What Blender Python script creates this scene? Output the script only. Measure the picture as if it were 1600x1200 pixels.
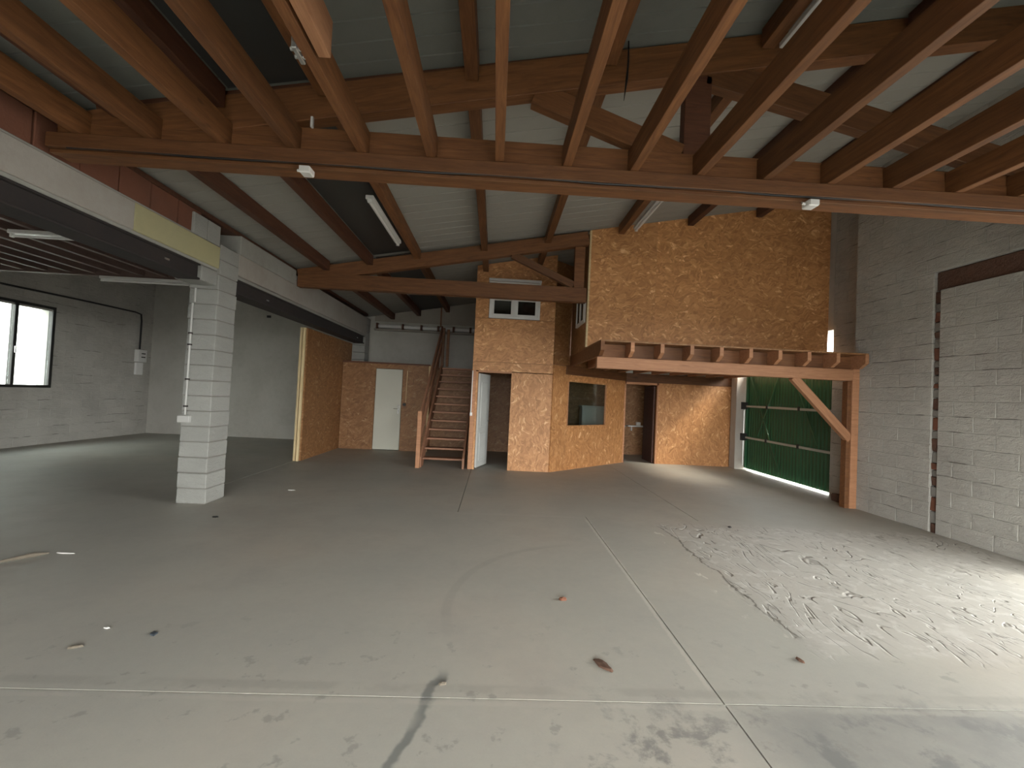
import bpy, bmesh, math, random
from mathutils import Matrix, Vector
random.seed(7)
C = bpy.context.scene.collection
sc = bpy.context.scene
for o in list(bpy.data.objects): bpy.data.objects.remove(o)

# ---------------------------------------------------------------- camera
cam_d = bpy.data.cameras.new('camera'); cam = bpy.data.objects.new('camera', cam_d); C.objects.link(cam)
cam_d.sensor_width = 36; cam_d.lens = 695.43 / 1600 * 36; cam_d.clip_start = 0.05; cam_d.clip_end = 500
yaw, pit, rol = 0.03718742, 0.02555761, 0.04783006
cy, sy, cp, sp, cr, sr = math.cos(yaw), math.sin(yaw), math.cos(pit), math.sin(pit), math.cos(rol), math.sin(rol)
fwd = Vector((sy*cp, cy*cp, sp)); right = Vector((cy, -sy, 0)); up = right.cross(fwd)
r2 = right*cr + up*sr; u2 = -right*sr + up*cr
M = Matrix((r2, u2, -fwd)).transposed().to_4x4(); M.translation = Vector((0, 0, 1.6))
cam.matrix_world = M
sc.camera = cam

# ---------------------------------------------------------------- world, sun, portals, exposure
SKY = 12.0
w = bpy.data.worlds.new('overcast_sky'); sc.world = w; w.use_nodes = True
bg = w.node_tree.nodes['Background']; bg.inputs[0].default_value = (1.0, 1.0, 0.965, 1); bg.inputs[1].default_value = SKY
def portal(name, loc, rot, sx, sy_):
    l = bpy.data.lights.new(name, 'AREA'); l.shape = 'RECTANGLE'; l.size = sx; l.size_y = sy_
    l.cycles.is_portal = True
    o = bpy.data.objects.new(name, l); o.location = loc; o.rotation_euler = rot; C.objects.link(o)
PI = math.pi
portal('back_doorway_portal', (1.2, -3.62, 1.3), (PI/2, 0, 0), 7.2, 2.6)         # faces +Y
portal('side_doorway_portal', (6.27, 2.2, 1.5), (0, PI/2, 0), 3.0, 4.0)           # faces -X
portal('gate_top_portal', (6.75, 9.65, 2.75), (0, PI/2, 0), 0.8, 3.1)
portal('left_window_portal', (-10.45, 9.6, 2.2), (0, -PI/2, 0), 1.9, 1.9)
sun = bpy.data.lights.new('hazy_sun', 'SUN'); sun.energy = 7.0; sun.angle = math.radians(22); sun.color = (1.0, 0.9, 0.72)
so = bpy.data.objects.new('hazy_sun', sun); C.objects.link(so)
so.rotation_euler = Vector((-1.0, 0.46, -1.25)).to_track_quat('-Z', 'Y').to_euler()
so.location = (20, 5, 20)
sc.view_settings.view_transform = 'Standard'; sc.view_settings.look = 'None'
sc.view_settings.gamma = 1; sc.view_settings.use_curve_mapping = False
sc.view_settings.exposure = 0.80
try:
    sc.cycles.max_bounces = 10; sc.cycles.diffuse_bounces = 7; sc.cycles.sample_clamp_indirect = 8
except Exception: pass

# ---------------------------------------------------------------- materials
def new_mat(name):
    m = bpy.data.materials.new(name); m.use_nodes = True; nt = m.node_tree
    return m, nt, nt.nodes['Principled BSDF']
def N(nt, typ, **kw):
    n = nt.nodes.new(typ)
    for k, v in kw.items(): setattr(n, k, v)
    return n
def L(nt, a, b): nt.links.new(a, b)
def ramp(nt, fac, stops):
    r = N(nt, 'ShaderNodeValToRGB'); e = r.color_ramp.elements
    e[0].position, e[0].color = stops[0][0], (*stops[0][1], 1)
    e[1].position, e[1].color = stops[1][0], (*stops[1][1], 1)
    for p, c in stops[2:]:
        k = e.new(p); k.color = (*c, 1)
    L(nt, fac, r.inputs[0]); return r.outputs[0]
def mix(nt, fac, a, b, mode='MIX'):
    m = N(nt, 'ShaderNodeMix', data_type='RGBA', blend_type=mode)
    for s, v in ((0, fac), (6, a), (7, b)):
        if hasattr(v, 'is_output'): L(nt, v, m.inputs[s])
        elif s == 0: m.inputs[0].default_value = v
        else: m.inputs[s].default_value = (*v, 1)
    return m.outputs[2]
def mth(nt, op, a, b=None, c=None, clamp=False):
    m = N(nt, 'ShaderNodeMath', operation=op, use_clamp=clamp)
    for i, v in enumerate((a, b, c)):
        if v is None: continue
        if hasattr(v, 'is_output'): L(nt, v, m.inputs[i])
        else: m.inputs[i].default_value = v
    return m.outputs[0]
def mapping(nt, src, scale=(1,1,1), rot=(0,0,0), loc=None):
    mp = N(nt, 'ShaderNodeMapping'); L(nt, src, mp.inputs[0])
    mp.inputs[3].default_value = scale; mp.inputs[2].default_value = rot
    if loc is not None:
        if hasattr(loc, 'is_output'): L(nt, loc, mp.inputs[1])
        else: mp.inputs[1].default_value = loc
    return mp.outputs[0]
def noise(nt, vec, scale, detail=4, rough=0.55, dist=0.0, col=False):
    n = N(nt, 'ShaderNodeTexNoise'); L(nt, vec, n.inputs['Vector'])
    n.inputs['Scale'].default_value = scale; n.inputs['Detail'].default_value = detail
    n.inputs['Roughness'].default_value = rough; n.inputs['Distortion'].default_value = dist
    return n.outputs[1 if col else 0]
def bump(nt, p, h, strength, dist=0.01):
    b = N(nt, 'ShaderNodeBump'); b.inputs['Strength'].default_value = strength; b.inputs['Distance'].default_value = dist
    L(nt, h, b.inputs['Height']); L(nt, b.outputs[0], p.inputs['Normal'])
def objvec(nt):
    tc = N(nt, 'ShaderNodeTexCoord'); oi = N(nt, 'ShaderNodeObjectInfo')
    sc_ = N(nt, 'ShaderNodeVectorMath', operation='SCALE'); sc_.inputs[0].default_value = (31.7, 17.3, 23.9)
    L(nt, oi.outputs['Random'], sc_.inputs[3])
    ad = N(nt, 'ShaderNodeVectorMath', operation='ADD'); L(nt, tc.outputs['Object'], ad.inputs[0]); L(nt, sc_.outputs[0], ad.inputs[1])
    return ad.outputs[0], oi.outputs['Random']
def worldvec(nt): return N(nt, 'ShaderNodeNewGeometry').outputs['Position']

def wood(name, dark, light, rough=0.62):
    m, nt, p = new_mat(name); v, rnd = objvec(nt)
    g = noise(nt, mapping(nt, v, (0.9, 9, 9)), 3.0, 5, 0.6, 0.8)
    f = noise(nt, mapping(nt, v, (2.5, 45, 45)), 3.0, 3, 0.6)
    k = noise(nt, mapping(nt, v, (2.2, 6, 6)), 1.6, 1)
    c = ramp(nt, g, [(0.3, dark), (0.72, light)])
    c = mix(nt, mth(nt, 'MULTIPLY', f, 0.5), c, tuple(x*0.62 for x in dark))
    knot = ramp(nt, k, [(0.74, (0,0,0)), (0.80, (1,1,1))])
    c = mix(nt, mth(nt, 'MULTIPLY', knot, 0.55), c, tuple(x*0.35 for x in dark))
    hs = N(nt, 'ShaderNodeHueSaturation'); L(nt, c, hs.inputs['Color'])
    L(nt, mth(nt, 'MULTIPLY_ADD', rnd, 0.45, 0.78), hs.inputs['Value'])
    L(nt, hs.outputs[0], p.inputs['Base Color']); p.inputs['Roughness'].default_value = rough
    bump(nt, p, f, 0.35, 0.004); return m
def osb(name, rot, tone=1.0, stretch=(1.0, 1.0, 3.2)):
    m, nt, p = new_mat(name); v, rnd = objvec(nt)
    warp = noise(nt, v, 3.2, 2, 0.5, col=True)
    sub = N(nt, 'ShaderNodeVectorMath', operation='SUBTRACT'); L(nt, warp, sub.inputs[0]); sub.inputs[1].default_value = (0.5, 0.5, 0.5)
    scl = N(nt, 'ShaderNodeVectorMath', operation='SCALE'); L(nt, sub.outputs[0], scl.inputs[0]); scl.inputs[3].default_value = 0.34
    ad = N(nt, 'ShaderNodeVectorMath', operation='ADD'); L(nt, v, ad.inputs[0]); L(nt, scl.outputs[0], ad.inputs[1])
    outs = []
    for i, (ang, s) in enumerate(((rot, 1.0), (rot+0.75, 1.15), (rot-0.8, 0.85))):
        mp = mapping(nt, mapping(nt, ad.outputs[0], rot=(0, ang, 0)), tuple(7.5*s*k for k in stretch), loc=(i*3.3, i*1.7, 0))
        vo = N(nt, 'ShaderNodeTexVoronoi'); L(nt, mp, vo.inputs['Vector']); vo.inputs['Scale'].default_value = 1.25
        sp_ = N(nt, 'ShaderNodeSeparateColor'); L(nt, vo.outputs['Color'], sp_.inputs[0]); outs.append(sp_.outputs[0])
    a = mth(nt, 'MAXIMUM', outs[0], mth(nt, 'MULTIPLY', outs[1], 0.93))
    b = mth(nt, 'MULTIPLY', a, mth(nt, 'MULTIPLY_ADD', outs[2], 0.35, 0.65))
    t = tone
    c = ramp(nt, b, [(0.15, (0.30*t, 0.135*t, 0.046*t)), (0.55, (0.43*t, 0.205*t, 0.078*t)), (0.82, (0.53*t, 0.275*t, 0.115*t)), (0.97, (0.78*t, 0.52*t, 0.28*t))])
    big = noise(nt, v, 0.9, 2)
    c = mix(nt, mth(nt, 'MULTIPLY', big, 0.45), c, (0.41*t, 0.185*t, 0.066*t))
    hs = N(nt, 'ShaderNodeHueSaturation'); L(nt, c, hs.inputs['Color'])
    L(nt, mth(nt, 'MULTIPLY_ADD', rnd, 0.16, 0.92), hs.inputs['Value'])
    L(nt, hs.outputs[0], p.inputs['Base Color']); p.inputs['Roughness'].default_value = 0.55
    bump(nt, p, b, 0.12, 0.003); return m
def painted(name, base, dirt, bs=0.5, fine=60, dirt_amt=0.5, bd=0.01):
    m, nt, p = new_mat(name); v = worldvec(nt)
    a = noise(nt, v, 1.3, 5, 0.6); b = noise(nt, v, 9, 5, 0.65); f = noise(nt, v, fine, 3, 0.6)
    k = ramp(nt, mth(nt, 'MULTIPLY', a, mth(nt, 'ADD', b, 0.5)), [(0.38, (0,0,0)), (0.75, (1,1,1))])
    c = mix(nt, mth(nt, 'MULTIPLY', k, dirt_amt), base, dirt)
    c = mix(nt, mth(nt, 'MULTIPLY', f, 0.25), c, tuple(x*0.7 for x in base))
    L(nt, c, p.inputs['Base Color']); p.inputs['Roughness'].default_value = 0.85
    bump(nt, p, mth(nt, 'ADD', mth(nt, 'MULTIPLY', b, 1.2), mth(nt, 'MULTIPLY', f, 0.35)), bs, bd); return m
def plain(name, col, rough=0.5, metal=0.0, var=0.12):
    m, nt, p = new_mat(name); v, rnd = objvec(nt)
    n = noise(nt, v, 7, 4)
    c = mix(nt, mth(nt, 'MULTIPLY', n, var*2), col, tuple(x*0.55 for x in col))
    L(nt, c, p.inputs['Base Color']); p.inputs['Roughness'].default_value = rough; p.inputs['Metallic'].default_value = metal
    return m
def glass(name, tint=(0.9, 0.95, 0.95), refl=0.12):
    m, nt, p = new_mat(name); nt.nodes.remove(p)
    out = nt.nodes['Material Output']
    t = N(nt, 'ShaderNodeBsdfTransparent'); t.inputs[0].default_value = (*tint, 1)
    g = N(nt, 'ShaderNodeBsdfGlossy'); g.inputs['Roughness'].default_value = 0.06
    n = noise(nt, worldvec(nt), 3, 2); mx = N(nt, 'ShaderNodeMixShader')
    L(nt, mth(nt, 'MULTIPLY_ADD', n, 0.04, refl), mx.inputs[0]); L(nt, t.outputs[0], mx.inputs[1]); L(nt, g.outputs[0], mx.inputs[2])
    L(nt, mx.outputs[0], out.inputs[0]); return m

TIMBER = wood('stained_softwood', (0.12, 0.045, 0.015), (0.25, 0.106, 0.036))
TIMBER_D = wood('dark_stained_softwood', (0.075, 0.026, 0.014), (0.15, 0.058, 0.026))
PINE = wood('fresh_planed_pine', (0.36, 0.165, 0.08), (0.55, 0.28, 0.145))
PALE = wood('pale_cut_wood', (0.62, 0.46, 0.24), (0.80, 0.66, 0.40))
STAIRWOOD = wood('stair_softwood', (0.27, 0.125, 0.07), (0.40, 0.20, 0.115))
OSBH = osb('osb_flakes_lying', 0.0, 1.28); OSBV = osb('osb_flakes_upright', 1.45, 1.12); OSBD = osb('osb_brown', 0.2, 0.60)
def block_paint(name, base, dirt, amt):
    m, nt, p = new_mat(name); v = worldvec(nt); oi = N(nt, 'ShaderNodeObjectInfo')
    a = noise(nt, v, 1.1, 5, 0.6); b = noise(nt, mapping(nt, v, (1, 1, 2.4)), 7, 6, 0.7, 0.6); f = noise(nt, v, 70, 3, 0.6)
    k = ramp(nt, mth(nt, 'MULTIPLY', a, mth(nt, 'ADD', b, 0.5)), [(0.40, (0,0,0)), (0.72, (1,1,1))])
    c = mix(nt, mth(nt, 'MULTIPLY', k, amt), base, dirt)
    c = mix(nt, mth(nt, 'MULTIPLY', f, 0.28), c, tuple(x*0.62 for x in base))
    if name == 'whitewashed_block':      # dirt caught in stretches of the bed joints
        sz = N(nt, 'ShaderNodeSeparateXYZ'); L(nt, v, sz.inputs[0])
        wob = mth(nt, 'MULTIPLY', mth(nt, 'SUBTRACT', noise(nt, v, 4, 3), 0.5), 0.05)
        d = mth(nt, 'PINGPONG', mth(nt, 'ADD', sz.outputs[2], wob), 0.1)
        near = N(nt, 'ShaderNodeMapRange'); L(nt, d, near.inputs[0]); near.inputs[1].default_value = 0.004; near.inputs[2].default_value = 0.011; near.inputs[3].default_value = 1; near.inputs[4].default_value = 0
        msk = ramp(nt, noise(nt, mapping(nt, v, (0.8, 0.8, 2.6)), 2.3, 3), [(0.55, (0,0,0)), (0.62, (1,1,1))])
        c = mix(nt, mth(nt, 'MULTIPLY', mth(nt, 'MULTIPLY', near.outputs[0], msk), 0.75), c, (0.15, 0.14, 0.125))
    hs = N(nt, 'ShaderNodeHueSaturation'); L(nt, c, hs.inputs['Color']); L(nt, mth(nt, 'MULTIPLY_ADD', oi.outputs['Random'], 0.07, 0.965), hs.inputs['Value'])
    L(nt, hs.outputs[0], p.inputs['Base Color']); p.inputs['Roughness'].default_value = 0.9
    bump(nt, p, mth(nt, 'ADD', mth(nt, 'MULTIPLY', b, 1.6), mth(nt, 'MULTIPLY', f, 0.35)), 0.75, 0.02); return m
WHITEBLK = block_paint('whitewashed_block', (0.50, 0.49, 0.45), (0.33, 0.31, 0.28), 0.6)
WALLPAINT = painted('dirty_white_render', (0.50, 0.49, 0.45), (0.34, 0.32, 0.28), 0.35)
MORTAR = WHITEBLK if True else painted('painted_joint', (0.48, 0.47, 0.43), (0.30, 0.285, 0.255), 0.6)
MORTAR_D = painted('dark_mortar', (0.24, 0.23, 0.21), (0.16, 0.15, 0.13), 0.6)  # dark mortar colour for column joints and the wall slot backing
COLBLK = block_paint('grey_concrete_block', (0.36, 0.365, 0.34), (0.29, 0.29, 0.27), 0.5)
CONC = painted('raw_concrete', (0.36, 0.36, 0.33), (0.22, 0.21, 0.19), 0.5)
CREAM = painted('cream_plaster', (0.45, 0.42, 0.24), (0.36, 0.34, 0.22), 0.2)
PLASTER = painted('white_plaster_band', (0.40, 0.38, 0.345), (0.30, 0.26, 0.22), 0.3)
GREYPL = painted('upper_grey_render', (0.36, 0.33, 0.28), (0.26, 0.23, 0.19), 0.3)
BRICK = painted('terracotta_brick', (0.19, 0.074, 0.042), (0.12, 0.06, 0.042), 0.6)
BRICK_D = painted('broken_brick', (0.135, 0.068, 0.045), (0.075, 0.05, 0.038), 0.9, bd=0.03)
STEEL = painted('painted_dark_steel', (0.028, 0.024, 0.024), (0.05, 0.036, 0.03), 0.2)
ROOF = painted('off_white_roof_sheet', (0.34, 0.335, 0.30), (0.27, 0.265, 0.24), 0.08, dirt_amt=0.35)
ROOF_SHADED = painted('shaded_grey_green_roof_sheet', (0.18, 0.19, 0.17), (0.13, 0.14, 0.125), 0.1)  # grey-green near-bay sheet, roof shade darkened into its colour
DARKSHEET = plain('black_roof_film', (0.035, 0.038, 0.037), 0.45)
DARKDECK = wood('dark_boarding', (0.06, 0.025, 0.018), (0.12, 0.05, 0.032))
JOISTL = wood('brown_painted_joist', (0.10, 0.065, 0.055), (0.17, 0.11, 0.09))
WHITE = plain('white_painted_metal', (0.72, 0.72, 0.70), 0.4)
PVC = plain('white_pvc', (0.78, 0.78, 0.76), 0.35)
DOORP = painted('pale_green_grey_door', (0.58, 0.58, 0.50), (0.50, 0.50, 0.44), 0.05, dirt_amt=0.3)
DOORW = painted('worn_white_door', (0.62, 0.64, 0.62), (0.40, 0.41, 0.40), 0.1)
CHROME = plain('brushed_chrome', (0.75, 0.75, 0.74), 0.25, 0.9)
BLACK = plain('black_plastic', (0.015, 0.014, 0.014), 0.5)
CERAMIC = plain('white_ceramic', (0.80, 0.80, 0.78), 0.15)
GREYPVC = plain('grey_pvc', (0.50, 0.50, 0.48), 0.5)
GALV = plain('galvanised_steel', (0.55, 0.56, 0.55), 0.35, 0.8)
FRAMED = plain('dark_window_frame', (0.022, 0.022, 0.021), 0.4)
GLASS = glass('clear_pane'); GLASSD = glass('dusty_office_pane', (0.80, 0.84, 0.82), 0.06)
BLACKGLASS = plain('dark_pane', (0.02, 0.022, 0.022), 0.12)
GRAYBAR = plain('pale_gate_rail', (0.42, 0.42, 0.37), 0.5)
LEAFM = plain('dry_leaf', (0.16, 0.06, 0.03), 0.8); SLATE = plain('slate_plastic', (0.06, 0.075, 0.09), 0.6)
PAPER = plain('white_paper', (0.85, 0.84, 0.80), 0.8); DIRT = plain('brown_dirt', (0.13, 0.07, 0.045), 0.95, var=0.4)
STICK = plain('grey_stick', (0.14, 0.12, 0.09), 0.9)
TUBE = plain('fluorescent_tube', (0.86, 0.86, 0.84), 0.3)
OUTGROUND = painted('pale_yard_concrete', (0.50, 0.48, 0.44), (0.42, 0.40, 0.36), 0.2)
ASPHALT = painted('dark_asphalt', (0.07, 0.07, 0.068), (0.05, 0.05, 0.05), 0.3)
OUTWALL = painted('white_facade_render', (0.72, 0.72, 0.70), (0.62, 0.60, 0.56), 0.1)
def gate_mat():
    m, nt, p = new_mat('green_corrugated_steel'); v = worldvec(nt)
    a = noise(nt, v, 2.4, 5); b = noise(nt, mapping(nt, v, (1, 12, 1)), 2, 3)
    c = mix(nt, a, (0.014, 0.085, 0.030), (0.009, 0.052, 0.022)); c = mix(nt, mth(nt, 'MULTIPLY', b, 0.3), c, (0.03, 0.13, 0.05))
    L(nt, c, p.inputs['Base Color']); p.inputs['Roughness'].default_value = 0.45; return m
GREEN = gate_mat(); GREENT = plain('green_steel_tube', (0.03, 0.11, 0.05), 0.45)

def floor_mat():
    m, nt, p = new_mat('worn_concrete_slab'); v = worldvec(nt)
    sx = N(nt, 'ShaderNodeSeparateXYZ'); L(nt, v, sx.inputs[0]); X, Y = sx.outputs[0], sx.outputs[1]
    n1 = noise(nt, v, 0.55, 4, 0.55); n2 = noise(nt, v, 2.2, 6, 0.62); n3 = noise(nt, v, 14, 5, 0.6); n4 = noise(nt, v, 90, 2, 0.5)
    c = ramp(nt, n1, [(0.3, (0.40, 0.405, 0.365)), (0.5, (0.46, 0.45, 0.395)), (0.68, (0.50, 0.455, 0.385))])
    c = mix(nt, ramp(nt, n2, [(0.42, (0,0,0)), (0.75, (0.55,)*3)]), c, (0.36, 0.36, 0.335))
    c = mix(nt, mth(nt, 'MULTIPLY', n3, 0.22), c, (0.24, 0.23, 0.21)); c = mix(nt, mth(nt, 'MULTIPLY', n4, 0.22), c, (0.55, 0.53, 0.48))
    def ss(x, lo, hi):
        r = N(nt, 'ShaderNodeMapRange', interpolation_type='SMOOTHSTEP'); L(nt, x, r.inputs[0])
        r.inputs[1].default_value = lo; r.inputs[2].default_value = hi; return r.outputs[0]
    AND = lambda *q: q[0] if len(q) == 1 else mth(nt, 'MULTIPLY', q[0], AND(*q[1:]))
    inv = lambda q: mth(nt, 'SUBTRACT', 1.0, q)
    # oily grey blotches close to the camera, mostly on the right
    blot = ss(noise(nt, v, 3.4, 6, 0.68, 0.2), 0.51, 0.62)
    near = AND(inv(ss(Y, 2.0, 2.7)), ss(X, 0.0, 0.9))
    c = mix(nt, AND(blot, near, mth(nt, 'ADD', 0.55, mth(nt, 'MULTIPLY', n3, 0.3))), c, (0.155, 0.16, 0.16))
    c = mix(nt, AND(inv(ss(Y, 2.28, 2.44)), ss(X, 1.1, 1.7), mth(nt, 'ADD', n2, 0.05)), c, (0.20, 0.205, 0.20))
    c = mix(nt, AND(ss(noise(nt, v, 6.5, 5, 0.62), 0.60, 0.67), inv(ss(Y, 2.4, 3.6)), 0.5), c, (0.24, 0.235, 0.215))
    # wandering dark drip
    wob = mth(nt, 'MULTIPLY', mth(nt, 'SUBTRACT', noise(nt, v, 5, 3), 0.5), 0.16)
    dl = mth(nt, 'ABSOLUTE', mth(nt, 'ADD', mth(nt, 'MULTIPLY_ADD', Y, -0.22, mth(nt, 'ADD', X, 0.79)), wob))
    c = mix(nt, AND(inv(ss(dl, 0.015, 0.045)), inv(ss(Y, 2.5, 2.65)), ss(noise(nt, v, 2.0, 2), 0.36, 0.46), 0.75), c, (0.15, 0.165, 0.16))
    # tyre arc
    dx = mth(nt, 'SUBTRACT', X, 1.22); dy = mth(nt, 'SUBTRACT', Y, 3.4)
    rr = mth(nt, 'SQRT', mth(nt, 'ADD', mth(nt, 'MULTIPLY', dx, dx), mth(nt, 'MULTIPLY', dy, dy)))
    ring = inv(ss(mth(nt, 'ABSOLUTE', mth(nt, 'SUBTRACT', rr, 1.5)), 0.02, 0.05))
    c = mix(nt, AND(ring, ss(Y, 2.9, 3.3), inv(ss(X, 0.5, 1.2)), 0.14), c, (0.22, 0.20, 0.19))
    # scraped, ridged screed on the right
    ed = mth(nt, 'MULTIPLY', mth(nt, 'SUBTRACT', noise(nt, v, 2.2, 6, 0.6), 0.5), 0.34)
    reg = AND(ss(mth(nt, 'ADD', X, ed), 2.1, 2.3), ss(mth(nt, 'ADD', Y, ed), 2.75, 3.05), inv(ss(mth(nt, 'ADD', Y, ed), 5.7, 6.0)))
    wv = noise(nt, mapping(nt, v, (1.1, 0.45, 1), rot=(0, 0, 0.25)), 1.7, 3, 0.5, 0.8)
    fr = mth(nt, 'ABSOLUTE', mth(nt, 'SUBTRACT', mth(nt, 'FRACT', mth(nt, 'MULTIPLY', wv, 11.0)), 0.5))
    ridge = inv(ss(fr, 0.02, 0.11)); ridge2 = AND(ridge, ss(noise(nt, v, 4.5, 3), 0.42, 0.54))
    wv2 = noise(nt, mapping(nt, v, (2.3, 0.34, 1), rot=(0, 0, 0.12)), 1.9, 4, 0.55, 0.35)
    fr2 = mth(nt, 'ABSOLUTE', mth(nt, 'SUBTRACT', mth(nt, 'FRACT', mth(nt, 'MULTIPLY', wv2, 9.0)), 0.5))
    long_ = AND(inv(ss(fr2, 0.015, 0.06)), ss(noise(nt, mapping(nt, v, (1, 0.5, 1)), 2.6, 2), 0.47, 0.55))
    edge = AND(inv(ss(mth(nt, 'ABSOLUTE', mth(nt, 'SUBTRACT', mth(nt, 'ADD', X, ed), 2.2)), 0.006, 0.016)), ss(Y, 3.0, 3.2), inv(ss(Y, 5.6, 5.8)))
    pale = AND(ss(noise(nt, mapping(nt, v, (2.0, 1.0, 1)), 4.0, 4, 0.6), 0.60, 0.66), inv(ss(mth(nt, 'ABSOLUTE', mth(nt, 'SUBTRACT', X, 2.05)), 0.03, 0.12)), ss(Y, 2.9, 3.1), inv(ss(Y, 5.4, 5.6)))
    c = mix(nt, AND(pale, 0.8), c, (0.70, 0.68, 0.60))
    c = mix(nt, mth(nt, 'MULTIPLY', reg, 0.55), c, (0.50, 0.485, 0.45))
    c = mix(nt, AND(reg, ridge2, 0.6), c, (0.24, 0.225, 0.20)); c = mix(nt, AND(reg, long_, 0.75), c, (0.17, 0.16, 0.14)); c = mix(nt, AND(edge, 0.8), c, (0.13, 0.12, 0.10))
    c = mix(nt, AND(reg, ss(noise(nt, v, 8, 5, 0.6, 0.5), 0.52, 0.62), 0.5), c, (0.62, 0.61, 0.57))
    sm = AND(ss(noise(nt, v, 30, 4, 0.7), 0.60, 0.68), reg, 0.35); c = mix(nt, sm, c, (0.25, 0.23, 0.21))
    # pale and dark traces beside the joints, colour darker towards the rear and left
    def line(V, at, wd, amt, col, cond):
        nonlocal c
        d = mth(nt, 'ABSOLUTE', mth(nt, 'SUBTRACT', mth(nt, 'ADD', V, mth(nt, 'MULTIPLY', mth(nt, 'SUBTRACT', n3, 0.5), 0.05)), at))
        c = mix(nt, AND(inv(ss(d, wd*0.3, wd)), cond, amt), c, col)
    line(X, 1.30, 0.035, 0.7, (0.60, 0.58, 0.52), AND(ss(Y, 3.2, 3.6), inv(ss(Y, 5.8, 6.0))))
    line(X, 1.285, 0.02, 0.5, (0.58, 0.55, 0.49), AND(ss(Y, 2.4, 2.6), inv(ss(Y, 3.3, 3.6))))
    line(Y, 2.345, 0.022, 0.22, (0.56, 0.53, 0.47), ss(noise(nt, v, 1.5, 2), 0.4, 0.5))
    line(Y, 2.46, 0.05, 0.25, (0.24, 0.225, 0.20), ss(noise(nt, v, 2.5, 3), 0.42, 0.55))
    line(Y, 6.0, 0.04, 0.3, (0.52, 0.50, 0.46), AND(ss(X, -1, 0), inv(ss(X, 0.9, 1.4))))
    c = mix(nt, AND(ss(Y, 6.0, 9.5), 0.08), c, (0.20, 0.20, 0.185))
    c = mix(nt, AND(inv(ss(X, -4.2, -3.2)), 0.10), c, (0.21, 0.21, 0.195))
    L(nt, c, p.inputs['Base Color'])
    L(nt, mth(nt, 'MULTIPLY_ADD', n2, 0.3, 0.42), p.inputs['Roughness'])
    p.inputs['Specular IOR Level'].default_value = 0.35
    hgt = mth(nt, 'ADD', mth(nt, 'MULTIPLY', n3, 0.25), mth(nt, 'ADD', mth(nt, 'MULTIPLY', n4, 0.05), mth(nt, 'MULTIPLY', AND(reg, mth(nt, 'SUBTRACT', wv, ridge2)), 1.4)))
    bump(nt, p, hgt, 0.45, 0.012); return m
FLOOR = floor_mat()

# ---------------------------------------------------------------- object helpers
MW = {}
def props(o, label=None, cat=None, group=None, kind=None):
    if label: o['label'] = label
    if cat: o['category'] = cat
    if group: o['group'] = group
    if kind: o['kind'] = kind
    return o
def place(o, mat4, parent):
    C.objects.link(o); o.matrix_basis = mat4; MW[o] = mat4.copy()
    if parent is not None:
        o.parent = parent; o.matrix_parent_inverse = MW[parent].inverted()
    return o
def thing(name, loc, label, cat, group=None, kind=None):
    o = bpy.data.objects.new(name, None); o.empty_display_size = 0.2
    place(o, Matrix.Translation(loc), None); return props(o, label, cat, group, kind)
def obj(name, me, mat, m4=None, parent=None, **k):
    o = bpy.data.objects.new(name, me)
    if mat is not None and not me.materials: me.materials.append(mat)
    place(o, m4 or Matrix.Identity(4), parent); return props(o, **k)
def boxmesh(dx, dy, dz, bev=0.0, jit=0.0):
    bm = bmesh.new(); bmesh.ops.create_cube(bm, size=1.0)
    for v in bm.verts: v.co = Vector((v.co.x*dx, v.co.y*dy, v.co.z*dz)) + Vector([random.uniform(-jit, jit) for _ in range(3)])
    if bev > 0: bmesh.ops.bevel(bm, geom=bm.edges[:], offset=bev, segments=1, affect='EDGES')
    me = bpy.data.meshes.new('box'); bm.to_mesh(me); bm.free(); return me
def box(name, x0, x1, y0, y1, z0, z1, mat, parent=None, bev=0.0, rot=0.0, jit=0.0, **k):
    me = boxmesh(x1-x0, y1-y0, z1-z0, bev, jit)
    m4 = Matrix.Translation(((x0+x1)/2, (y0+y1)/2, (z0+z1)/2)) @ Matrix.Rotation(rot, 4, 'Z')
    return obj(name, me, mat, m4, parent, **k)
def frame_to(p0, p1, upv=(0, 0, 1)):
    p0, p1 = Vector(p0), Vector(p1); x = (p1-p0).normalized(); u = Vector(upv)
    y = u.cross(x)
    if y.length < 1e-4: y = Vector((0, 1, 0)).cross(x)
    y.normalize(); z = x.cross(y)
    m = Matrix((x, y, z)).transposed().to_4x4(); m.translation = (p0+p1)/2; return m, (p1-p0).length
def beam(name, p0, p1, w_, h_, mat, parent=None, bev=0.004, upv=(0, 0, 1), **k):
    m4, ln = frame_to(p0, p1, upv); return obj(name, boxmesh(ln, w_, h_, min(bev, w_*0.3, h_*0.3)), mat, m4, parent, **k)
def prism(name, pts, axis, a0, a1, mat, parent=None, **k):
    # polygon pts (2D) extruded along axis 'x','y' or 'z'
    def mk(p, a): return {'x': (a, p[0], p[1]), 'y': (p[0], a, p[1]), 'z': (p[0], p[1], a)}[axis]
    vs = [Vector(mk(p, a0)) for p in pts] + [Vector(mk(p, a1)) for p in pts]
    c = sum(vs, Vector())/len(vs); n = len(pts)
    fs = [tuple(range(n))[::-1], tuple(range(n, 2*n))] + [(i, (i+1) % n, n+(i+1) % n, n+i) for i in range(n)]
    bm = bmesh.new(); bv = [bm.verts.new(v-c) for v in vs]
    for f in fs: bm.faces.new([bv[i] for i in f])
    bmesh.ops.recalc_face_normals(bm, faces=bm.faces[:])
    me = bpy.data.meshes.new(name); bm.to_mesh(me); bm.free()
    return obj(name, me, mat, Matrix.Translation(c), parent, **k)
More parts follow.
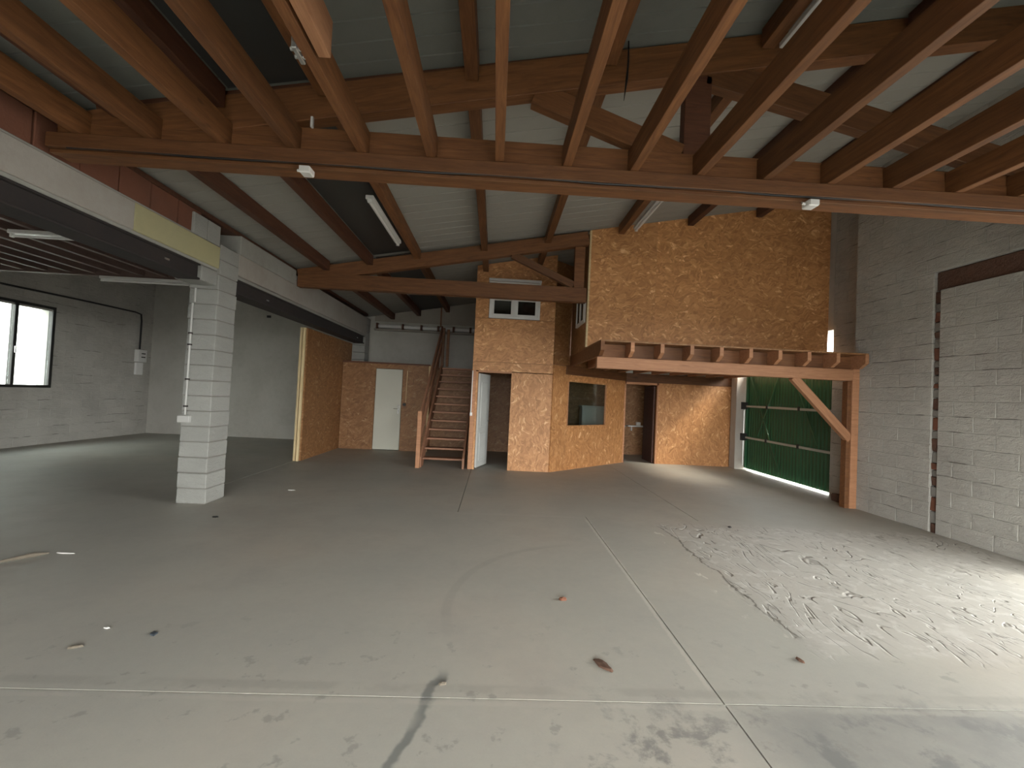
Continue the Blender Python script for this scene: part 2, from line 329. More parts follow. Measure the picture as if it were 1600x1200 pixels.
def tube(name, pts, r, mat, parent=None, seg=8, **k):
    pts = [Vector(p) for p in pts]; c = pts[0].copy(); bm = bmesh.new(); rings = []
    for i, p in enumerate(pts):
        d = (pts[min(i+1, len(pts)-1)] - pts[max(i-1, 0)]).normalized()
        a = d.cross(Vector((0, 0, 1)));  a = a if a.length > 0.05 else d.cross(Vector((0, 1, 0)))
        a.normalize(); b = d.cross(a)
        rad = r[i] if isinstance(r, (list, tuple)) else r
        rings.append([bm.verts.new(p-c + (a*math.cos(t*2*PI/seg)+b*math.sin(t*2*PI/seg))*rad) for t in range(seg)])
    for q, s in zip(rings, rings[1:]):
        for i in range(seg): bm.faces.new((q[i], q[(i+1) % seg], s[(i+1) % seg], s[i]))
    bm.faces.new(rings[0][::-1]); bm.faces.new(rings[-1])
    bmesh.ops.recalc_face_normals(bm, faces=bm.faces[:])
    me = bpy.data.meshes.new(name); bm.to_mesh(me); bm.free(); return obj(name, me, mat, Matrix.Translation(c), parent, **k)

_bc = {}
def block_mesh(ln, h, t, mat, tag, bev=0.004, jit=0.003):
    key = (round(ln, 2), round(h, 3), t, tag)
    if key not in _bc:
        me = boxmesh(ln, t, h, bev, jit); me.materials.append(mat); _bc[key] = [me, boxmesh(ln, t, h, bev, jit)]
        _bc[key][1].materials.append(mat)
    return random.choice(_bc[key])
def block_wall(parent, axis, plane, sgn, u0, u1, z0, z1, mat, holes=(), ln=0.5, h=0.2, t=0.05, gap=0.006, name='block', tag='w', off=0.0):
    """running bond of blocks; axis 'y': wall in a plane X=plane whose face looks along -sgn"""
    row = 0; z = z0
    while z < z1 - 0.05:
        hh = min(h, z1-z) - gap; zc = z + (hh+gap)/2
        u = u0 - (ln/2 if row % 2 else 0) - off
        while u < u1:
            a, b = max(u, u0), min(u+ln, u1); segs = [(a, b)]
            for (ha, hb, hz0, hz1) in holes:
                if hz0 < zc < hz1:
                    ns = []
                    for s in segs:
                        if s[0] < ha: ns.append((s[0], min(s[1], ha)))
                        if s[1] > hb: ns.append((max(s[0], hb), s[1]))
                    segs = ns
            for a_, b_ in segs:
                if b_-a_ < 0.06: continue
                me = block_mesh(round(b_-a_-gap, 2), round(hh, 3), t, mat, tag)
                pr_ = random.uniform(0, 0.003)
                if axis == 'y': m4 = Matrix.Translation((plane + sgn*(t/2 - pr_), (a_+b_)/2, zc)) @ Matrix.Rotation(PI/2, 4, 'Z')
                else: m4 = Matrix.Translation(((a_+b_)/2, plane + sgn*(t/2 - pr_), zc))
                obj(name, me, None, m4, parent)
            u += ln
        z += h; row += 1

ZP = lambda x: 4.28 + 0.185*x      # purlin undersides
ZR = lambda x: 4.46 + 0.185*x      # roof sheet underside
YB = 13.4                          # rear wall
XL = -10.1

# ================================================================= SETTING
# floor: slabs with recessed joints
fl = box('floor', XL-0.3, 6.7, -3.9, YB+0.3, -0.20, -0.02, CONC, kind='structure')
g = 0.0045
for (x0, x1, y0, y1) in ((XL, 1.31, -3.6, 2.38), (1.31, 6.4, -3.6, 2.38), (XL, 1.31, 2.38, 6.05), (1.31, 6.4, 2.38, 6.05),
                         (XL, -4.15, 6.05, YB), (-4.15, -0.42, 6.05, YB), (-0.42, 2.87, 6.05, YB), (2.87, 6.4, 6.05, YB)):
    box('slab', x0+g, x1-g, y0+(0.0007 if y0 == 6.05 else g), y1-(0.0007 if y1 == 6.05 else g), -0.02, 0.0, FLOOR, fl)
box('joint_filler', -10, 6.4, 2.376, 2.384, -0.02, -0.003, MORTAR, fl)

# yard outside
yd = box('ground', -60, 60, -60, 60, -0.32, -0.22, ASPHALT, kind='structure')
box('added_sun_canopy', 6.45, 8.5, -0.6, 5.0, 3.05, 3.20, CONC, yd)  # added out of view to keep the sun out of the side doorway
for yy in (-0.5, 4.8): box('added_canopy_post', 8.3, 8.45, yy, yy+0.15, -0.22, 3.05, CONC, yd)  # posts of the added canopy
nb = box('neighbour_facade', -15.5, -15.0, 2, 22, -0.22, 7.5, OUTWALL, label='pale rendered facade outside the left window', cat='building')
box('facade_plinth', -15.0, -14.96, 2, 22, -0.22, 0.4, OUTGROUND, nb)
box('apron_slab', 6.7, 12, 5, 14, -0.22, -0.03, OUTGROUND, yd)

# left wall with window
wl = box('wall_left', XL-0.30, XL-0.06, -3.6, 8.85, 0, 4.5, WALLPAINT, kind='structure')
box('wall_core', XL-0.30, XL-0.06, 10.5, YB, 0, 4.5, WALLPAINT, wl)
box('wall_core', XL-0.30, XL-0.06, 8.85, 10.5, 0, 1.27, WALLPAINT, wl)
box('wall_core', XL-0.30, XL-0.06, 8.85, 10.5, 3.10, 4.5, WALLPAINT, wl)
for (a, b, c, d) in ((8.0, 8.85, 0, 4.5), (10.5, YB, 0, 4.5), (8.85, 10.5, 0, 1.27), (8.85, 10.5, 3.10, 4.5)):
    box('joint_bed', XL-0.06, XL-0.005, a, b, c, d, MORTAR, wl)
block_wall(wl, 'y', XL, -1, 8.3, YB, 0, 4.5, WHITEBLK, holes=((8.85, 10.5, 1.27, 3.10),), t=0.05, tag='l')
wn = thing('window_1', (XL, 9.68, 1.27), None, None, kind='structure')
for a, b, c, d in ((8.85, 10.5, 1.27, 1.33), (8.85, 10.5, 3.04, 3.10)): box('window_frame', XL-0.07, XL+0.03, a, b, c, d, FRAMED, wn, 0.004)
for a in (8.85, 9.64, 10.43): box('window_frame', XL-0.07, XL+0.03, a, a+0.07, 1.33, 3.04, FRAMED, wn, 0.004)
for a, b in ((8.92, 9.64), (9.71, 10.43)): box('window_pane', XL-0.03, XL-0.02, a, b, 1.33, 3.04, GLASS, wn)
box('window_handle', XL+0.03, XL+0.06, 9.66, 9.69, 2.0, 2.14, CHROME, wn, 0.004)

# rear wall
wb = box('wall_rear', XL-0.3, 6.7, YB, YB+0.3, 0, 6.2, WALLPAINT, kind='structure')
box('upper_render', -3.68, -0.45, YB-0.02, YB, 3.62, 4.45, GREYPL, wb)
# camera-side wall with its wide doorway
wf = box('wall_front', XL, -2.4, -3.9, -3.6, 0, 6.2, WALLPAINT, kind='structure')
box('wall_core', 4.8, 6.4, -3.9, -3.6, 0, 6.2, WALLPAINT, wf); box('door_lintel', -2.4, 4.8, -3.9, -3.6, 2.6, 6.2, WALLPAINT, wf)

# right wall
wr = box('wall_right', 6.12, 6.40, -3.6, 0.2, 0, 6.2, WALLPAINT, kind='structure')
box('door_lintel', 6.12, 6.40, 0.2, 4.2, 3.0, 6.2, WALLPAINT, wr)
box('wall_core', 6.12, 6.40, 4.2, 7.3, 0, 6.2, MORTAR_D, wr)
box('infill_core', 6.055, 6.12, 4.2, 5.86, 0, 3.33, MORTAR, wr); box('joint_bed', 6.055, 6.12, 5.95, 7.3, 0, 3.6, MORTAR, wr)
box('joint_bed', 6.055, 6.12, 4.2, 7.3, 3.60, 5.62, MORTAR, wr)
block_wall(wr, 'y', 6.05, 1, 4.25, 5.86, 0, 3.33, WHITEBLK, tag='r', off=0.1)
block_wall(wr, 'y', 6.05, 1, 5.95, 7.3, 0, 3.6, WHITEBLK, tag='r')
block_wall(wr, 'y', 6.05, 1, 4.25, 7.3, 3.6, 5.6, WHITEBLK, tag='r', off=0.2)
z = 0.0; i = 0
while z < 3.3:                                            # broken brick edge down the slot, then the rough lintel
    hh = random.uniform(0.07, 0.20); mt = (BRICK_D, MORTAR_D, BRICK, MORTAR_D)[i % 4]
    box('brick', 6.064, 6.125, 5.863, 5.947, z, z+hh-0.01, mt, wr, 0.008, jit=0.008); z += hh; i += 1
box('rough_lintel', 6.09, 6.125, 4.2, 5.95, 3.34, 3.59, BRICK_D, wr, 0.01)
w2 = box('wall_right_recess', 6.38, 6.66, 7.3, 8.15, 0, 6.2, WALLPAINT, kind='structure')
box('joint_bed', 6.335, 6.38, 7.3, 8.15, 0, 5.66, MORTAR, w2)
block_wall(w2, 'y', 6.33, 1, 7.32, 8.15, 0, 5.66, WHITEBLK, tag='q')
box('gate_lintel', 6.33, 6.66, 8.15, 11.2, 3.13, 6.2, WALLPAINT, w2)
box('wall_core', 6.33, 6.66, 11.2, YB, 0, 6.2, WALLPAINT, w2)
box('wall_return', 6.12, 6.40, 7.22, 7.34, 0, 6.2, WALLPAINT, w2)
pil = box('gate_pilaster', 6.18, 6.60, 11.17, 11.44, 0, 2.9, PLASTER, bev=0.01, label='whitewashed concrete pilaster between the rear OSB wall and the green gate', cat='pilaster')
box('rubble_lump', 6.08, 6.32, 7.50, 7.78, 0, 0.13, BRICK_D, bev=0.03, jit=0.02, label='brown broken brick lump on the floor behind the porch post', cat='rubble')

# roof: sheets, dark film, purlins
cl = thing('ceiling', (0, 5, ZR(0)), None, None, kind='structure')
def sheet_mesh(x0, x1, wdt, mat):
    bm = bmesh.new(); pr_ = []
    y = 0
    for i in range(4):
        q = i*wdt/4; pr_ += [(q, 0), (q+wdt/4-0.02, 0), (q+wdt/4-0.012, 0.012), (q+wdt/4-0.004, 0.0)]
    pr_.append((wdt, 0)); n = len(pr_)
    rows = []
    for x in (x0, x1):
        rows.append([bm.verts.new((x, a, 0.185*(x-x0)+b)) for a, b in pr_] + [bm.verts.new((x, a, 0.185*(x-x0)+0.05)) for a, b in pr_[::-1]])
    m = len(rows[0])
    for i in range(m): bm.faces.new((rows[0][i], rows[0][(i+1) % m], rows[1][(i+1) % m], rows[1][i]))
    bm.faces.new(rows[0][::-1]); bm.faces.new(rows[1])
    bmesh.ops.recalc_face_normals(bm, faces=bm.faces[:])
    me = bpy.data.meshes.new('sheet'); bm.to_mesh(me); bm.free(); me.materials.append(mat); return me
sm_ = sheet_mesh(-4.2, 6.7, 1.0, ROOF)
sg_ = sheet_mesh(-4.2, 6.7, 1.0, ROOF_SHADED); sh_ = sheet_mesh(-4.2, 6.7, 0.8, ROOF_SHADED); R_Y0 = 3.8
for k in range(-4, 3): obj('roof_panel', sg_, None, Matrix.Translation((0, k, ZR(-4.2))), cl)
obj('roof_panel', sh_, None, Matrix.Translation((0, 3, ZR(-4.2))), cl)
for k in range(0, 10): obj('roof_panel', sm_, None, Matrix.Translation((0, k+R_Y0, ZR(-4.2))), cl)
def slope_box(name, xa, xb, ya, yb, z0a, hh, mat, parent, **k):
    return prism(name, [(xa, z0a(xa)), (xb, z0a(xb)), (xb, z0a(xb)+hh), (xa, z0a(xa)+hh)], 'y', ya, yb, mat, parent, **k)
for ya, yb in ((-3.4, 3.7), (3.85, 8.1), (8.25, YB)):
    slope_box('dark_roof_film', -2.32, -1.60, ya, yb, lambda x: ZR(x)-0.012, 0.011, DARKSHEET, cl)
for x in (-3.15, -2.38, -1.53, -0.32, 0.84, 2.2, 3.5, 4.8):
    for ya, yb in ((-3.55, 3.68), (3.86, 8.12), (8.28, YB)):
        if yb > 9 and x > 1: continue
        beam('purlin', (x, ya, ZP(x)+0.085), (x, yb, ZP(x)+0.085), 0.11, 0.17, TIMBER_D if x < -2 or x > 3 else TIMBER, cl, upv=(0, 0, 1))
# left bay: boarding and ceiling beyond
box('left_bay_ceiling', XL-0.1, -4.06, 8.3, YB+0.1, 4.5, 4.6, DARKDECK, cl)
box('left_bay_side', -4.10, -4.05, -3.6, YB, 3.60, 4.60, DARKDECK, cl)
box('left_bay_upstand', XL-0.1, -4.05, 8.34, 8.40, 3.60, 4.60, DARKDECK, cl)
box('left_bay_boarding', XL-0.1, -4.06, -3.7, 8.36, 3.66, 3.70, DARKDECK, cl)

# ================================================================= dividing beam line at X=-3.68
dv = thing('wall_divider', (-3.87, 4, 2.85), None, None, kind='structure')
box('cream_lintel', -4.04, -3.68, 4.55, 5.93, 3.07, 3.35, CREAM, dv, 0.008)
box('white_lintel', -4.04, -3.68, -3.6, 4.55, 3.07, 3.35, PLASTER, dv, 0.008)
box('white_lintel', -4.04, -3.68, 6.36, 8.1, 3.10, 3.40, PLASTER, dv, 0.008); box('white_lintel', -4.04, -3.685, 8.1, 12.6, 3.10, 3.58, PLASTER, dv, 0.008)
box('concrete_band', -4.04, -3.67, 6.36, 8.1, 3.40, 3.66, CONC, dv, 0.008)
y = -3.6
while y < 5.3:
    box('brick', -4.0, -3.72, y, y+0.385, 3.37, 3.66, BRICK, dv, 0.006, jit=0.004); y += 0.40
box('mortar_crust', -4.03, -3.70, -3.6, 5.4, 3.35, 3.375, CONC, dv, 0.005, jit=0.004)
for a in (5.42, 5.68): box('grey_block', -4.03, -3.69, a, a+0.25, 3.36, 3.62, COLBLK, dv, 0.008)
box('timber_wall_plate', -3.98, -3.72, -3.6, 12.8, 3.662, 3.72, TIMBER_D, dv, 0.005)
box('rough_band', -4.04, -3.70, -3.6, 5.93, 3.035, 3.07, CONC, dv, 0.006, jit=0.004); box('rough_band', -4.04, -3.70, 6.36, 12.6, 3.05, 3.10, CONC, dv, 0.006, jit=0.006)
def steel(name, y0, y1, zt, label):
    t = thing(name, (-3.87, (y0+y1)/2, 2.84), label, 'steel beam', 'steel beams under the dividing wall')
    box('bottom_flange', -3.97, -3.70, y0, y1, 2.84, 2.862, STEEL, t, 0.003)
    box('top_flange', -3.97, -3.70, y0, y1, zt-0.02, zt, STEEL, t, 0.003)
    box('web', -3.75, -3.735, y0, y1, 2.862, zt-0.02, STEEL, t); box('back_web', -3.93, -3.915, y0, y1, 2.862, zt-0.02, STEEL, t)
    for yy in (y1-0.55, y0+0.9): box('weld_mark', -3.735, -3.728, yy, yy+0.07, 2.93, 2.95, GALV, t)
steel('steel_beam', -3.6, 5.60, 3.035, 'long dark steel beam left of the block column, carried by it')
steel('steel_beam', 6.36, 12.5, 3.05, 'dark steel beam right of the block column, running to the rear pier')
ep = thing('block_pier', (-3.87, 12.75, 0), 'grey block pier at the rear end of the dividing beam', 'pier')
for i in range(18): box('block', -4.05, -3.70, 12.6, 13.0, i*0.2+0.004, i*0.2+0.196, COLBLK, ep, 0.006, jit=0.003)

# block column
co = thing('block_column', (-3.87, 6.15, 0), 'free-standing grey concrete block column under the dividing beam', 'column')
for i in range(17):
    z0 = i*0.2; j = random.uniform(-0.006, 0.006)
    yy = 5.94 if i < 15 else 5.94
    x0_ = -4.05 if z0 < 2.3 else -4.05
    box('block', x0_+j, -3.68+j, yy+random.uniform(-.004, .004), 6.35, z0+0.006, z0+0.194, COLBLK, co, 0.007, jit=0.003)
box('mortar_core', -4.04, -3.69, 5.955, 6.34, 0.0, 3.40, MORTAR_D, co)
box('pad_block', -4.03, -3.70, 5.62, 5.935, 2.845, 3.03, COLBLK, co, 0.01)
cd = thing('surface_conduit', (-3.98, 5.92, 1.1), 'thin grey conduit with a socket box down the left of the block column', 'conduit')
tube('pipe', [(-3.98, 5.915, 2.60), (-3.985, 5.915, 1.15)], 0.013, GREYPVC, cd)
tube('pipe', [(-3.955, 5.915, 2.62), (-3.955, 5.915, 2.80)], 0.012, GREYPVC, cd)
for z_ in (2.2, 2.05, 1.6, 1.25): box('clip', -4.005, -3.965, 5.90, 5.935, z_, z_+0.02, STEEL, cd)
box('socket_box', -4.06, -3.91, 5.88, 5.935, 1.05, 1.14, GREYPVC, cd, 0.006)

# ================================================================= trusses
def truss(Y, x1, label, ledger):
    t = thing('roof_truss', (-1, Y, 3.38), label, 'truss', None)
    T = TIMBER
    beam('tie_beam', (-3.66, Y, 3.515), (x1, Y, 3.515), 0.14, 0.27 if Y > 5 else 0.0001+0.36-0.09, T, t)
    rb = lambda x: 4.24 + 0.193*x - 0.06
    xr = x1
    m4, ln = frame_to((-3.66, Y, rb(-3.66)+0.10), (xr, Y, rb(xr)+0.10)); obj('rafter', boxmesh(ln, 0.13, 0.25 if Y > 5 else 0.29, 0.004), T, m4, t)
    return t, rb
t1, rb1 = truss(3.78, 6.04, 'near roof truss carrying the joist ends, spanning from the dividing wall to the right wall', True)
# deepen near tie
box('tie_cap', -3.66, 6.04, 3.72, 3.84, 3.65, 3.75, TIMBER, t1, 0.004)
box('king_post', 1.52, 1.75, 3.73, 3.83, 3.75, 4.45, TIMBER_D, t1, 0.004)
beam('strut', (0.22, 3.78, 4.20), (1.50, 3.78, 3.74), 0.10, 0.20, TIMBER, t1, upv=(0, 0, 1))
beam('strut', (1.72, 3.78, 4.50), (4.9, 3.78, 3.78), 0.10, 0.24, TIMBER, t1)
beam('rafter_cap', (-3.4, 3.80, rb1(-3.4)+0.275), (6.04, 3.80, rb1(6.04)+0.275), 0.11, 0.09, TIMBER_D, t1)
t2, rb2 = truss(8.2, 1.60, 'far roof truss in front of the OSB tower, ending at the raised OSB box', False)
box('king_post', 1.36, 1.55, 8.15, 8.25, 3.65, 4.42, TIMBER, t2, 0.004)
beam('strut', (0.20, 8.2, 4.20), (1.36, 8.2, 3.70), 0.09, 0.13, TIMBER, t2)

# joist frame at the near truss
jf = thing('loft_joists', (0, 2, 3.52), 'open frame of reddish floor joists overhead, running from the viewer to the near truss', 'joists')
for k in range(-6, 11):
    x = -0.055 + 0.563*k
    if x > 5.95: continue
    beam('joist', (x, -0.6, 3.625), (x, 3.715, 3.625), 0.072, 0.21, TIMBER, jf, 0.003)
beam('ledger', (-3.66, 3.665, 3.46), (6.04, 3.665, 3.46), 0.09, 0.115, TIMBER, jf, 0.004)
beam('ledger', (-3.66, 3.685, 3.385), (6.04, 3.685, 3.385), 0.05, 0.03, TIMBER, jf, 0.003)
beam('lapped_joist', (-1.09, -0.6, 3.63), (-1.09, 2.60, 3.63), 0.07, 0.22, PINE, jf, 0.003, label='paler joist end lapped beside its neighbour')
beam('trimmer', (-3.6, -0.68, 3.625), (6.04, -0.68, 3.625), 0.09, 0.22, TIMBER, jf)
for yy in (-0.6, 0.07, 0.74, 1.41): box('added_shade_board', -3.6, 6.0, yy, yy+0.66, 3.735, 3.757, OSBD, jf)  # unseen boards added overhead to darken the near roof
lg = thing('joist_clamp', (-1.24, 2.6, 3.53), 'shiny metal clamp on the joist beside the pale lapped joist', 'clamp')
box('strap', -1.252, -1.222, 2.52, 2.66, 3.51, 3.545, GALV, lg, 0.005); box('plate', -1.252, -1.236, 2.52, 2.60, 3.54, 3.62, GALV, lg, 0.004)
for z_ in (2.56, 2.62): tube('bolt', [(-1.27, z_, 3.53), (-1.21, z_, 3.53)], 0.012, GALV, lg)
tube('power_cable', [(-3.5 + i*0.48, 3.635 - 0.004*(i % 2), 3.402 + 0.008*math.sin(i*1.9)) for i in range(20)], 0.009, BLACK, label='black cable running along the underside edge of the near truss', cat='cable')
def jbox(x, label):
    t = thing('junction_box', (x, 3.66, 3.30), label, 'junction box', 'junction boxes under the near truss')
    box('box_body', x-0.045, x+0.045, 3.60, 3.70, 3.315, 3.37, PVC, t, 0.008); box('box_lid', x-0.04, x+0.04, 3.593, 3.60, 3.32, 3.366, WHITE, t, 0.002)
    tube('cable_gland', [(x-0.045, 3.65, 3.345), (x-0.075, 3.65, 3.348)], 0.012, PVC, t)
jbox(-1.62, 'white junction box under the near truss, left of the unlit strip light'); jbox(2.60, 'white junction box under the near truss above the OSB and block corner')
box('wall_hook', -1.635, -1.615, 3.69, 3.72, 3.74, 3.83, PVC, bev=0.003, label='small white peg on top of the near tie beam above the left junction box', cat='peg')
tube('hanging_cable', [(0.985, 3.66, 4.66), (0.985, 3.64, 4.45), (0.975, 3.63, 4.30), (0.955, 3.62, 4.10)], [0.006, 0.008, 0.011, 0.002], BLACK, label='black frayed cable hanging from the near truss beside its post', cat='cable')

# ================================================================= left bay joists
lb = thing('left_bay_joists', (-7, 5, 3.42), 'brown closely set joists over the left bay under dark boarding', 'joists')
x = -4.35
while x > -10.0:
    beam('joist', (x, -3.4, 3.54), (x, 8.22, 3.54), 0.08, 0.22, JOISTL, lb, 0.003); x -= 0.42
for yy in (2.2, 4.4, 6.3): beam('blocking', (-10.0, yy, 3.615), (-4.2, yy, 3.615), 0.07, 0.07, TIMBER_D, lb, 0.003)
beam('header', (-10.05, 8.28, 3.50), (-4.06, 8.28, 3.50), 0.10, 0.20, JOISTL, lb)

def strip_light(x0, x1, y0, y1, z, label, vertical=False, tubeon=True):
    v = Vector((x1-x0, y1-y0, 0)); ln = v.length; a = math.atan2(v.y, v.x)
    t = thing('strip_light', ((x0+x1)/2, (y0+y1)/2, z), label, 'light', 'fluorescent strip lights')
    base = Matrix.Translation(((x0+x1)/2, (y0+y1)/2, z)) @ Matrix.Rotation(a, 4, 'Z')
    obj('housing', boxmesh(ln, 0.10, 0.05, 0.006), WHITE, base @ Matrix.Translation((0, 0, 0.055)), t)
    for s in (-1, 1): obj('end_cap', boxmesh(0.03, 0.05, 0.05, 0.005), PVC, base @ Matrix.Translation((s*(ln/2-0.02), 0, 0.012)), t)
    p0 = base @ Vector((-ln/2+0.03, 0, 0.005)); p1 = base @ Vector((ln/2-0.03, 0, 0.005))
    tube('tube', [p0, p1], 0.016, TUBE, t)
strip_light(-7.2, -5.62, 8.27, 8.27, 3.318, 'unlit strip light hung at the far edge of the left bay joists')
strip_light(-6.35, -5.15, 5.95, 5.95, 3.345, 'strip light under the left bay joists, below the dark steel beam')
strip_light(-6.3, -5.22, 4.95, 4.95, 3.345, 'strip light at the left edge, nearest one under the left bay joists')
strip_light(-1.68, -1.68, 5.55, 7.2, 3.93, 'unlit strip light under the purlin beside the black roof strip')
strip_light(2.36, 2.36, 6.5, 7.75, 4.62, 'strip light under the purlin above the raised OSB box')
strip_light(2.30, 2.30, 2.2, 3.6, 4.60, 'strip light in the near roof bay, high behind the right-hand joists')

# ================================================================= meter box and conduit on the left wall
mb = thing('meter_box', (XL, 12.95, 2.0), 'grey electric meter box on the left block wall near the rear corner', 'electric box')
box('case', XL+0.006, XL+0.13, 12.78, 13.08, 2.04, 2.38, WHITE, mb, 0.01); box('lower_tray', XL+0.006, XL+0.06, 12.80, 13.06, 1.68, 2.02, PVC, mb, 0.01)
for z_ in (2.26, 2.16): box('dial_window', XL+0.125, XL+0.135, 12.88, 13.02, z_, z_+0.03, BLACK, mb)
tube('wall_cable', [(XL+0.03, 8.3, 3.37), (XL+0.03, 9.4, 3.37), (XL+0.03, 11.2, 3.40), (XL+0.03, 12.7, 3.41), (XL+0.03, 12.9, 3.38), (XL+0.03, 12.93, 3.2), (XL+0.03, 12.93, 2.4)], 0.022, BLACK,
     label='thick dark cable along the left wall above the window, dropping to the meter box', cat='cable')
box('wall_hole', -6.85, -6.73, YB-0.012, YB+0.001, 3.55, 3.62, BLACK, kind='structure')

# ================================================================= OSB constructions
# side partition
pt = thing('side_partition', (-4.1, 10.8, 0), 'brown OSB side partition under the rear steel beam, edged with pale battens', 'partition')
box('osb_panel', -4.12, -4.05, 9.64, 10.9, 0, 2.83, OSBD, pt); box('osb_panel', -4.12, -4.05, 10.905, 12.59, 0, 2.83, OSBD, pt)
beam('edge_batten', (-4.165, 9.60, 0), (-4.165, 9.60, 2.83), 0.045, 0.045, PALE, pt); beam('edge_batten', (-4.10, 9.60, 0), (-4.10, 9.60, 2.83), 0.045, 0.06, PALE, pt)
# low store room
st = thing('store_room', (-2.8, 11.9, 0), 'low brown OSB store room wall with a pale door, left of the stairs', 'partition')
box('osb_panel', -4.04, -3.17, 11.9, 11.93, 0, 2.27, OSBD, st); box('osb_panel', -2.46, -1.78, 11.9, 11.93, 0, 2.27, OSBD, st)
box('osb_panel', -3.17, -2.46, 11.9, 11.93, 2.15, 2.27, OSBD, st)
box('top_plate', -4.04, -1.74, 11.86, 11.96, 2.27, 2.31, TIMBER_D, st, 0.004)
box('corner_batten', -1.78, -1.73, 11.87, 11.92, 0, 2.30, PALE, st, 0.003)
box('osb_panel', -1.775, -1.745, 11.93, 12.45, 0, 2.2, OSBD, st); box('osb_panel', -1.775, -0.46, 12.45, 12.48, 0, 2.2, OSBD, st)
box('store_roof', -4.04, -0.46, 11.93 if False else 12.47, YB, 2.21, 2.26, OSBD, st); box('store_roof', -4.04, -1.775, 11.93, 12.47, 2.21, 2.26, OSBD, st)
dr = box('door', -3.16, -2.47, 11.895, 11.925, 0.015, 2.14, DOORP, st, 0.004, label='pale grey-green flush door')
box('handle_plate', -2.545, -2.51, 11.885, 11.897, 0.98, 1.20, CHROME, dr, 0.002); tube('lever_handle', [(-2.53, 11.885, 1.10), (-2.53, 11.85, 1.10), (-2.65, 11.845, 1.10)], 0.009, CHROME, dr)
sw = thing('light_switch', (-2.36, 11.89, 1.2), 'round dark switch with a thin pale conduit beside the pale store door', 'switch')
tube('conduit', [(-2.34, 11.888, 2.12), (-2.35, 11.888, 1.28)], 0.009, PALE, sw); tube('switch_body', [(-2.38, 11.90, 1.22), (-2.38, 11.86, 1.22)], 0.042, BLACK, sw, 14)

# tower
tw = thing('office_tower', (0.35, 9.5, 0), 'tall OSB tower with an open doorway and a small white window, right of the stairs', 'partition')
box('osb_panel', 0.335, 1.215, 9.5, 9.53, 0, 2.085, OSBV, tw)
box('osb_panel', -0.50, 1.215, 9.502, 9.53, 2.295, 3.225, OSBH, tw)
box('osb_panel', -0.50, -0.215, 9.502, 9.53, 3.23, 4.3, OSBH, tw)
box('osb_panel', 0.885, 1.215, 9.502, 9.53, 3.23, 4.3, OSBH, tw)
prism('osb_panel', [(-0.215, 3.72), (0.885, 3.72), (0.885, 4.3), (-0.215, 4.3)], 'y', 9.502, 9.53, OSBH, tw)
prism('osb_panel', [(-0.5, 4.305), (1.215, 4.305), (1.215, ZR(1.215)-0.01), (-0.5, ZR(-0.5)-0.02)], 'y', 9.502, 9.53, OSBH, tw)
box('belt_board', -0.50, 1.215, 9.485, 9.53, 2.10, 2.29, OSBH, tw, 0.003)
box('door_trim', -0.51, -0.42, 9.47, 9.56, 0, 2.10, PINE, tw, 0.004); box('door_trim', -0.42, -0.37, 9.475, 9.56, 0, 2.08, OSBV, tw, 0.003)
box('door_trim', -0.37, 0.335, 9.48, 9.56, 2.06, 2.10, PINE, tw, 0.003)
prism('side_wall', [(9.53, 0), (YB, 0), (YB, ZR(-0.5)-0.02), (9.53, ZR(-0.5)-0.02)], 'x', -0.49, -0.46, OSBD, tw)
box('inner_wall', -0.46, 1.6, 12.6, 12.63, 0, 2.3, OSBD, tw)
box('inner_wall', 0.9, 0.93, 9.53, 12.6, 0, 2.3, OSBD, tw); box('inner_ceiling', -0.46, 0.9, 9.53, 12.6, 2.3, 2.33, OSBD, tw)
win = box('window_frame', -0.21, 0.88, 9.46, 9.53, 3.235, 3.29, PVC, tw, 0.005, label='white two-pane window frame')
box('frame_bar', -0.21, 0.88, 9.46, 9.53, 3.66, 3.715, PVC, win, 0.005)
for a in (-0.21, 0.30, 0.82): box('frame_bar', a, a+0.06, 9.462, 9.53, 3.29, 3.66, PVC, win, 0.005)
for a, b in ((-0.15, 0.30), (0.36, 0.82)):
    box('window_pane', a+0.04, b-0.04, 9.50, 9.505, 3.33, 3.62, GLASSD, win)
    for q in ((a, a+0.045, 3.29, 3.66), (b-0.045, b, 3.29, 3.66), (a+0.045, b-0.045, 3.29, 3.33), (a+0.045, b-0.045, 3.62, 3.66)):
        box('sash_bar', q[0], q[1], 9.475, 9.52, q[2], q[3], PVC, win, 0.004)
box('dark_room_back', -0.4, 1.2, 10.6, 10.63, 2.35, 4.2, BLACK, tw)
# angled wall
ax0, ay0, ax1, ay1 = 1.235, 9.50, 3.38, 11.48
adir = Vector((ax1-ax0, ay1-ay0, 0)); alen = adir.length; adir.normalize(); ang = math.atan2(adir.y, adir.x)
AB = Matrix.Translation((ax0, ay0, 0)) @ Matrix.Rotation(ang, 4, 'Z')
aw = thing('office_wall', (ax0, ay0, 0), 'angled OSB office wall with a square window, right of the tower', 'partition')
def apan(name, u0, u1, z0, z1, mat, parent=aw, t0=0.0, t1=0.03, bev=0.0, **k):
    return obj(name, boxmesh(u1-u0, t1-t0, z1-z0, bev), mat, AB @ Matrix.Translation(((u0+u1)/2, (t0+t1)/2, (z0+z1)/2)), parent, **k)
U = lambda X: (X-ax0)/adir.x
wu0, wu1 = U(1.63), U(2.74)
apan('osb_panel', 0, wu0, 0, 2.30, OSBV); apan('osb_panel', wu1, alen, 0, 2.30, OSBV)
apan('osb_panel', wu0, wu1, 0, 0.985, OSBV); apan('osb_panel', wu0, wu1, 1.975, 2.30, OSBH)
